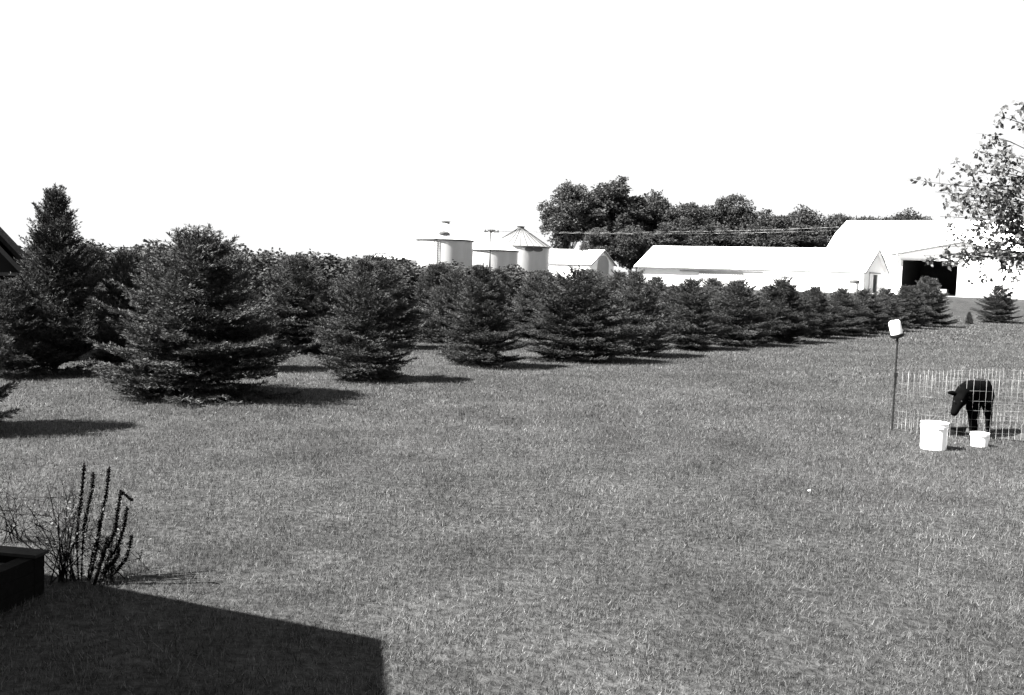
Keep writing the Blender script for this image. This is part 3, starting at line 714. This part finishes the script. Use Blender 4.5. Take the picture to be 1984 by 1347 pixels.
def planter():
    g = gnd(86, 1150); top = CH + 0; d = g.y
    zt = at(86, 1073, d).z; root = empty('raised_bed', (g.x, d, 0)); a = Vector((-.985, .17, 0)).normalized(); b = Vector((-.17, -.985, 0)).normalized()
    L = 2.6; W = 1.3
    def P(l, w_, z): return a * l + b * w_ + Zu * z
    bd = Vector((.0, .0, 0))
    m = MB(); n = 3; hh = zt / n
    for k in range(n):
        z = hh * (k + .5)
        m.box(P(L / 2, .05, z), (L, .10, hh - .003), (a, b, Zu)); m.box(P(L / 2, W - .05, z), (L, .10, hh - .003), (a, b, Zu))
        m.box(P(.05, W / 2, z), (.1, W - .21, hh - .003), (a, b, Zu)); m.box(P(L - .05, W / 2, z), (.1, W - .21, hh - .003), (a, b, Zu))
    m.build('timber_wall', M['timber'], root)
    m = MB(); m.box(P(L / 2, .05, zt + .012), (L + .04, .14, .02), (a, b, Zu)); m.build('top_board', M['timberlip'], root)
    m = MB(); m.box(P(L / 2, W / 2, zt * .42), (L - .22, W - .22, zt * .8), (a, b, Zu)); m.build('soil', M['dirt'], root)
    tag(root, 'low dark timber raised bed in the shade at the lower left edge', 'raised bed')
planter()

# ---------------- dry stalk plants ----------------
D0 = gnd(195, 1125).y
def stalks():
    S = [([(163, 899), (158, 960), (151, 1010), (149, 1060), (152, 1120)], 0), ([(181, 917), (178, 950), (170, 985), (162, 1030), (158, 1110)], 0),
         ([(212, 906), (207, 950), (199, 990), (190, 1040), (176, 1090), (168, 1135)], 0), ([(258, 971), (234, 952), (228, 990), (222, 1030), (208, 1058), (200, 1070), (182, 1130)], 0),
         ([(246, 982), (240, 1020), (229, 1056), (210, 1085), (190, 1130)], 0), ([(255, 1038), (247, 1075), (232, 1100), (206, 1128)], 0),
         ([(231, 1062), (224, 1085), (208, 1100), (196, 1130)], 0), ([(209, 1040), (203, 1065), (196, 1090), (184, 1132)], 0), ([(193, 1010), (190, 1050), (180, 1095), (172, 1130)], 0)]
    root = empty('dry_stalk_plant', tuple(gnd(185, 1128))); o = root.location.copy()
    for i, (pts, _) in enumerate(S):
        d0 = D0 + random.uniform(-.12, .12); base = at(*pts[-1], d0); n = len(pts); P3 = []
        ctrl = [at(px, py, d0 + (i % 3 - 1) * .08 * (1 - k / n)) - o for k, (px, py) in enumerate(pts)]
        # resample
        for k in range(n - 1):
            for q in range(8):
                t = q / 8
                if n > 3 and not (i == 3 and k in (0,)):
                    p0 = ctrl[max(k - 1, 0)] if not (i == 3 and k == 1) else ctrl[k]; p1 = ctrl[k]; p2 = ctrl[k + 1]; p3 = ctrl[min(k + 2, n - 1)]
                    if i == 3 and k == 0: p3 = p2
                    P3.append(.5 * ((2 * p1) + (p2 - p0) * t + (2 * p0 - 5 * p1 + 4 * p2 - p3) * t * t + (3 * p1 - p0 - 3 * p2 + p3) * t ** 3))
                else: P3.append(ctrl[k].lerp(ctrl[k + 1], t))
        last = ctrl[-1].copy(); last.z = -o.z - .02; P3.append(ctrl[-1]); P3.append(last)
        m = MB(); mm = len(P3); rad = [(.0125 + .003 * random.random()) if k < mm * .72 else .008 for k in range(mm)]; rad[0] = .005
        m.tube(P3, rad, 7)
        for k in range(0, int(mm * .85)):       # seed capsules
            for q in range(4):
                v = Vector((random.gauss(0, 1), random.gauss(0, 1), random.gauss(0, .5))).normalized(); p = P3[k].lerp(P3[k + 1], random.random()) + v * rad[k] * .8
                m.tube([p, p + v * .003 + Zu * .004, p + v * .005 + Zu * .008], [.004, .005, .001], 4)
        m.build('stalk', M['stalk'], root)
    tag(root, 'clump of tall dark seed stalks, one bent over, at the edge of the house shadow', 'plant')
stalks()

def twig_shrub(name, px, py, w_m, h_m, seed, label, nst=16, leafn=420, lsz=.022, arch=None):
    r = np.random.default_rng(seed); g = gnd(px, py); root = empty(name, tuple(g)); m = MB(); P = []
    for i in range(nst):
        a = r.uniform(0, 6.28); sp_ = r.uniform(.2, 1) * w_m; top = Vector((math.cos(a) * sp_, math.sin(a) * sp_ * .6, h_m * r.uniform(.55, 1.05) * (1.1 - .4 * sp_ / w_m)))
        pts = [Vector((0, 0, -.02)) + Vector((r.normal() * .05, r.normal() * .05, 0))]
        for t in (.3, .6, .85, 1.0):
            q = Vector((top.x * t ** 1.4, top.y * t ** 1.4, top.z * (1.25 * t - .25 * t * t))) + Vector(r.normal(size=3) * .02); pts.append(q)
        m.tube(pts, [.007, .0055, .004, .003, .0015], 4, cap=False)
        for k in (1, 2, 3, 4):
            for q in range(3):
                d = Vector(r.normal(size=3)) * .11 + Zu * .05; p = pts[k]; m.tube([p, p + d], [.0022, .001], 3, cap=False)
                for s in (.4, .7, 1.0): P.append(np.array(p + d * s))
    if arch:
        for px2, py2, px3, py3 in arch:
            p1 = at(px2, py2, g.y) - g; p2 = at(px3, py3, g.y) - g; pts = [Vector((0, 0, 0)), p2 * .45 + p1 * .15 + Zu * .03, p1 * .6 + p2 * .35, p1]; m.tube(pts, [.006, .005, .004, .002], 4, cap=False)
            for s in range(14): P.append(np.array(pts[2].lerp(pts[3], r.random())))
    m.build('stem', M['twig'], root)
    P = np.array(P); idx = r.integers(0, len(P), leafn); Q = P[idx] + r.normal(size=(leafn, 3)) * .025; D = r.normal(size=(leafn, 3)); D[:, 2] = np.abs(D[:, 2]) * .4
    link('foliage', leaves_mesh('foliage', Q, D, lsz * r.uniform(.6, 1.4, leafn), lsz * .6 * r.uniform(.6, 1.3, leafn), r.beta(2, 2, leafn), M['nearleaf'], .5), None, root)
    tag(root, label, 'shrub'); return root
twig_shrub('twiggy_shrub', 125, 1128, .42, .62, 31, 'thin twiggy shrub left of the dark seed stalks', 17, 420, .024, [(50, 975, 85, 1020), (10, 1010, 30, 1050), (90, 935, 110, 1000)])
twig_shrub('low_weed', 215, 1128, .30, .34, 33, 'low weedy tuft at the right foot of the dark seed stalks', 10, 240, .022)
twig_shrub('sprawling_shrub', 28, 1050, .40, .42, 34, 'sparse arching twigs behind the raised bed at the left edge', 8, 120, .02)

# ---------------- wire pen, post, buckets ----------------
post = gnd(1731, 833)
corner = [post, at(1800, 842, 15.0), at(1880, 850, 14.7), at(1990, 851, 14.75), Vector((8.9, 15.5, 0)), Vector((9.1, 16.6, 0)), at(1945, 818, 16.9), at(1850, 825, 16.3)]
for c in corner: c.z = 0
def pen():
    root = empty('wire_pen', tuple(post)); HH = .90; n = len(corner)
    for i in range(n):
        a, b = corner[i] - post, corner[(i + 1) % n] - post; L = (b - a).length; m = MB(); k = max(2, round(L / .098))
        for j in range(k):
            p = a.lerp(b, j / k); m.tube([p + Zu * 0.0, p + Zu * (HH + random.uniform(-.01, .015))], .0019, 4)
        for z in (.02, .10, .19, .30, .43, .57, .72, .885): m.tube([a + Zu * z, b + Zu * z], .0013, 4)
        m.build('wire_panel', M['wire'], root)
    tag(root, 'low pen of pale welded wire around the black calf', 'wire pen')
    # T-post
    t = MB(); zt = Hof(1733, 650, 15.5); t.box((0, 0, zt / 2 - .1), (.030, .008, zt + .2)); t.box((0, .012, zt / 2 - .1), (.008, .02, zt + .2))
    for k in range(22): t.box((0, -.007, .1 + k * .065), (.016, .008, .012))
    r2 = empty('steel_post', (post.x - .03, post.y - .02, 0)); t.build('post', M['post'], r2)
    c = MB(); c.box((0, -.015, Hof(1733, 725, 15.5)), (.05, .04, .06)); c.box((.0, -.015, Hof(1733, 735, 15.5)), (.03, .03, .14)); c.build('clamp', M['black'], r2)
    tag(r2, 'thin dark steel post at the left corner of the wire pen', 'post')
    # inverted bucket on the post
    base = at(1738, 654, 15.5) - Vector((0, 0.02, 0)); tilt = Vector((-.27, 0, 1)).normalized(); X = Vector((1, 0, .27)).normalized(); Y = tilt.cross(X).normalized()
    r3 = empty('feeder_jug', tuple(base)); b = MB(); b.lathe([(.02, .05), (.086, .05), (.088, .06), (.088, .225), (.082, .25), (.062, .268), (.02, .272)], seg=24, ax=(X, Y, tilt)); b.build('jug', M['plastic'], r3)
    b = MB(); b.lathe([(.02, -.005), (.07, -.005), (.105, .02), (.112, .055), (.106, .062), (.098, .058)], seg=24, ax=(X, Y, tilt)); b.tube([Vector((-.02, 0, .01)), Vector((.0, 0, -.05)), Vector((.01, 0, -.075))], [.028, .022, .012], 8); b.build('base_cup', M['black'], r3)
    tag(r3, 'tilted white jug with black base on top of the thin post', 'jug')
pen()
def bucket(px, py, wtop, wbot, hpx, label, lip=True):
    g = gnd(px, py - 2); d = g.y; rt = wtop / 2 / F * d; rb = wbot / 2 / F * d; h = hpx / F * d
    root = empty('bucket', (g.x, d, 0), random.uniform(0, 1)); b = MB()
    b.lathe([(.01, 0.004), (rb, .004), (rb + (rt - rb) * .8, h * .8), (rb + (rt - rb) * .8 + .006, h * .805), (rt - .002, h * .99), (rt, h), (rt - .006, h), (rb - .006, .02), (.01, .02)], seg=36); b.build('shell', M['plastic'], root)
    b = MB()
    for z in (h * .80, h * .86, h * .985): b.lathe([(rb + (rt - rb) * z / h + .001, z - .004), (rb + (rt - rb) * z / h + .009, z - .002), (rb + (rt - rb) * z / h + .009, z + .004), (rb + (rt - rb) * z / h + .001, z + .006)], seg=36)
    b.build('rim', M['plastic'], root)
    hd = MB(); pts = []
    for k in range(15):
        t = math.pi * k / 14; pts.append(Vector((math.cos(t) * (rt + .012), -math.sin(t) * rt * .55, h * .86 - math.sin(t) * rt * .85)))
    hd.tube(pts, .0022, 5); hd.build('handle', M['wire'], root)
    for s in (-1, 1):
        e_ = MB(); e_.box((s * (rt + .008), 0, h * .86), (.016, .03, .03)); e_.build('handle_lug', M['plastic'], root)
    tag(root, label, 'bucket', 'white plastic buckets'); return root
bucket(1808, 872, 50, 48, 53, 'large white plastic bucket outside the wire pen')
bucket(1897, 867, 33, 31, 27, 'small low white pail in front of the calf, right of the large bucket')
def tub():
    g = gnd(1856, 845); root = empty('feed_tub', (g.x, g.y + .2, 0)); R = .20
    b = MB(); b.lathe([(.01, .004), (R * .85, .004), (R, .12), (R + .015, .125), (R + .015, .14), (R - .01, .14), (R * .8, .03), (.01, .03)], seg=32); b.build('shell', M['black'], root)
    b = MB(); b.lathe([(R * .8, .06), (R * .5, .085), (.01, .09)], seg=20); b.build('feed', M['dirt'], root)
    tag(root, 'shallow black rubber tub under the muzzle of the calf', 'feed tub')
tub()
def dirt():
    # trampled patch inside the pen
    c = (sum(corner, Vector()) / len(corner)); m = MB(); pts = []
    for k in range(28):
        t = 2 * math.pi * k / 28; r = 1 + .12 * math.sin(3 * t) + .08 * math.sin(7 * t + 1); pts.append((c.x + .25 + math.cos(t) * 1.1 * r, c.y - .45 + math.sin(t) * .45 * r, .012))
    m.face(pts); tag(m.build('bare_dirt_patch', M['dirt']), kind='structure')
dirt()
def fleck():
    for px, py, lab in ((1567, 961, 'tiny white scrap lying on the open grass left of the pen'),):
        g = gnd(px, py); m = MB(); m.slab([(g.x + a, g.y + b, .055 + c) for a, b, c in ((-.012, -.008, 0), (.011, -.010, .008), (.013, .010, .012), (-.009, .010, .004))], .006)
        tag(m.build('paper_scrap', M['plastic']), lab, 'scrap')
fleck()

# ---------------- calf ----------------
def calf():
    V = []; E = []; Rd = []
    def add(p, r, parent=None):
        V.append(Vector(p)); Rd.append(r if isinstance(r, tuple) else (r, r)); i = len(V) - 1
        if parent is not None: E.append((parent, i))
        return i
    root = empty('calf', (at(1897, 840, 15.3).x, 15.3, 0)); o = root.location.copy()
    def A(px, py, d): return at(px, py, d) - o
    pel = add(A(1904, 752, 15.62), .165); mid = add(A(1896, 758, 15.36), .205, pel); ch = add(A(1884, 760, 15.10), .185, mid)
    nk = add(A(1873, 761, 14.92), .165, ch); nk2 = add(A(1866, 765, 14.80), .130, nk); pol = add(A(1861, 769, 14.70), .100, nk2)
    fc = add(A(1856, 783, 14.64), .080, pol); nz = add(A(1850, 797, 14.58), .056, fc); mz = add(A(1846, 806, 14.56), .052, nz)
    for (x1, y1, x2, y2, x3, y3) in ((1853, 765, 1845, 761, 1836, 761), (1870, 771, 1876, 771, 1882, 776)):
        a = add(A(x1, y1, 14.73), .026, pol); b = add(A(x2, y2, 14.72), (.040, .040), a); add(A(x3, y3, 14.72), .016, b)
    for px, d in ((1881, 15.05), (1889, 14.95)):
        s = add(A(px + 1, 783, d), .09, ch); k = add(A(px + 1, 802, d), .058, s); k2 = add(A(px + 1, 818, d - .02), .044, k); f1 = add(A(px + 1, 836, d), .030, k2); f2 = add(Vector((f1 and V[f1].x, V[f1].y, .045)), .030, f1); add(Vector((V[f2].x - .01, V[f2].y - .03, .015)), .034, f2)
    for px, d in ((1915, 15.55), (1910, 15.75)):
        s = add(A(px - 1, 770, d), .095, pel); k = add(A(px, 788, d - .05), .062, s); hk = add(A(px + 3, 808, d + .08), .034, k); f1 = add(A(px + 2, 828, d + .04), .024, hk); f2 = add(Vector((V[f1].x, V[f1].y - .01, .045)), .028, f1); add(Vector((V[f2].x - .01, V[f2].y - .03, .015)), .033, f2)
    t0 = add(A(1912, 738, 15.76), .035, pel); t1 = add(A(1917, 752, 15.84), .020, t0); t2 = add(A(1918, 780, 15.85), .016, t1); add(A(1917, 797, 15.84), .024, t2)
    me = bpy.data.meshes.new('body'); me.from_pydata([tuple(v) for v in V], E, []); me.update()
    ob = bpy.data.objects.new('body_rig', me); COL.objects.link(ob)
    sk = ob.modifiers.new('skin', 'SKIN'); sk.use_smooth_shade = True
    for i, r in enumerate(Rd): me.skin_vertices[0].data[i].radius = r; me.skin_vertices[0].data[i].use_root = (i == 0)
    ss = ob.modifiers.new('sub', 'SUBSURF'); ss.levels = 2; ss.render_levels = 2
    dg = bpy.context.evaluated_depsgraph_get(); dg.update(); bme = bpy.data.meshes.new_from_object(ob.evaluated_get(dg))
    bpy.data.objects.remove(ob); bme.name = 'body'; bme.materials.clear(); bme.materials.append(M['hide'])
    bme.polygons.foreach_set('use_smooth', [True] * len(bme.polygons))
    link('body', bme, None, root)
    for px in (1853, 1867):
        b = MB(); c = A(px - 4, 778, 14.575); b.lathe([(.001, -.011), (.008, -.008), (.011, 0), (.008, .008), (.001, .011)], c=c, seg=10); b.build('eye', M['eye'], root)
    tag(root, 'black calf standing in the wire pen with its head lowered', 'calf')
calf()

# ---------------- near leafy tree reaching in from the right ----------------
def near_tree():
    r = np.random.default_rng(77); d0 = 19.0; bx = at(2130, 800, d0).x; root = empty('broadleaf_tree', (bx, d0, 0)); o = Vector((bx, d0, 0))
    w = MB(); TP = [Vector((0, 0, -.2)), Vector((.05, 0, 1.5)), Vector((-.05, .1, 3.0)), Vector((.1, 0, 5.0)), Vector((0, .1, 7.0))]; w.tube(TP, [.16, .13, .10, .06, .02], 10)
    ends = [(1938, 222), (1925, 262), (1900, 290), (1868, 325), (1800, 352), (1822, 372), (1850, 400), (1885, 350), (1930, 330), (1900, 400), (1935, 390), (1832, 420), (1865, 450), (1905, 450), (1940, 450), (1830, 478), (1845, 492), (1870, 500),
            (1900, 500), (1935, 500), (1800, 495), (1880, 545), (1852, 515), (1960, 300), (1975, 350), (1990, 420), (1970, 480), (2000, 260), (2020, 330), (2050, 380), (2080, 250), (1985, 200), (2030, 180), (2100, 140),
            (2150, 120), (2200, 200), (2250, 250), (2300, 300), (2330, 380), (2280, 440), (2200, 330), (2120, 300), (2160, 420), (2240, 500), (1960, 530), (2000, 500), (2060, 470), (1915, 315), (1880, 380), (1955, 410), (1925, 425), (1890, 425), (1860, 385), (1945, 360), (1910, 370), (1920, 470), (1895, 475), (1950, 440)]
    P = []; Dd = []
    for i, (px, py) in enumerate(ends):
        dd = d0 + r.uniform(-1.3, 1.3); e = at(px - 10, py, dd) - o
        zt = max(1.6, min(6.5, e.z * .62 + .6)); s = Vector((0, 0, zt)) + Vector((r.normal() * .03, r.normal() * .03, 0))
        mid = s.lerp(e, .5) + Vector((0, 0, .25 + r.uniform(-.1, .15))); q3 = s.lerp(e, .8) + Vector((r.normal() * .06, r.normal() * .06, .14))
        w.tube([s, mid, q3, e], [.035, .02, .011, .004], 5, cap=False)
        hang = (px, py) in ((1880, 545), (1800, 495), (1852, 515))
        nt = 16 if not hang else 8
        for k in range(nt):
            t = r.uniform(.45, 1.0); b = (mid.lerp(q3, (t - .45) / .3) if t < .75 else q3.lerp(e, (t - .75) / .25))
            v = Vector(unit(r.normal(size=3))) * r.uniform(.12, .38) * (.6 if hang else 1) + Vector((0, 0, -.02)); b2 = b + v; w.tube([b, b + v * .6 + Vector((0, 0, .02)), b2], [.004, .003, .0015], 3, cap=False)
            for j in range(7 if not hang else 5):
                s_ = r.uniform(.25, 1.05); P.append(np.array(b + v * s_) + r.normal(size=3) * .022); Dd.append(unit(r.normal(size=3)) + np.array([0, 0, -.5]))
    w.build('trunk', M['bark'], root); P = np.array(P); Dd = np.array(Dd); n = len(P)
    link('crown', leaves_mesh('crown', P, Dd,   .10 * r.uniform(.6, 1.25, n), .072 * r.uniform(.7, 1.2, n), r.beta(1.4, 1.6, n), M['nearleaf'], .42), None, root)
    tag(root, 'near broadleaf tree reaching in from the right edge with sparse light leaves', 'tree')
near_tree()
for o in bpy.data.objects:
    for k in ('H', 'R'):
        if k in o: del o[k]
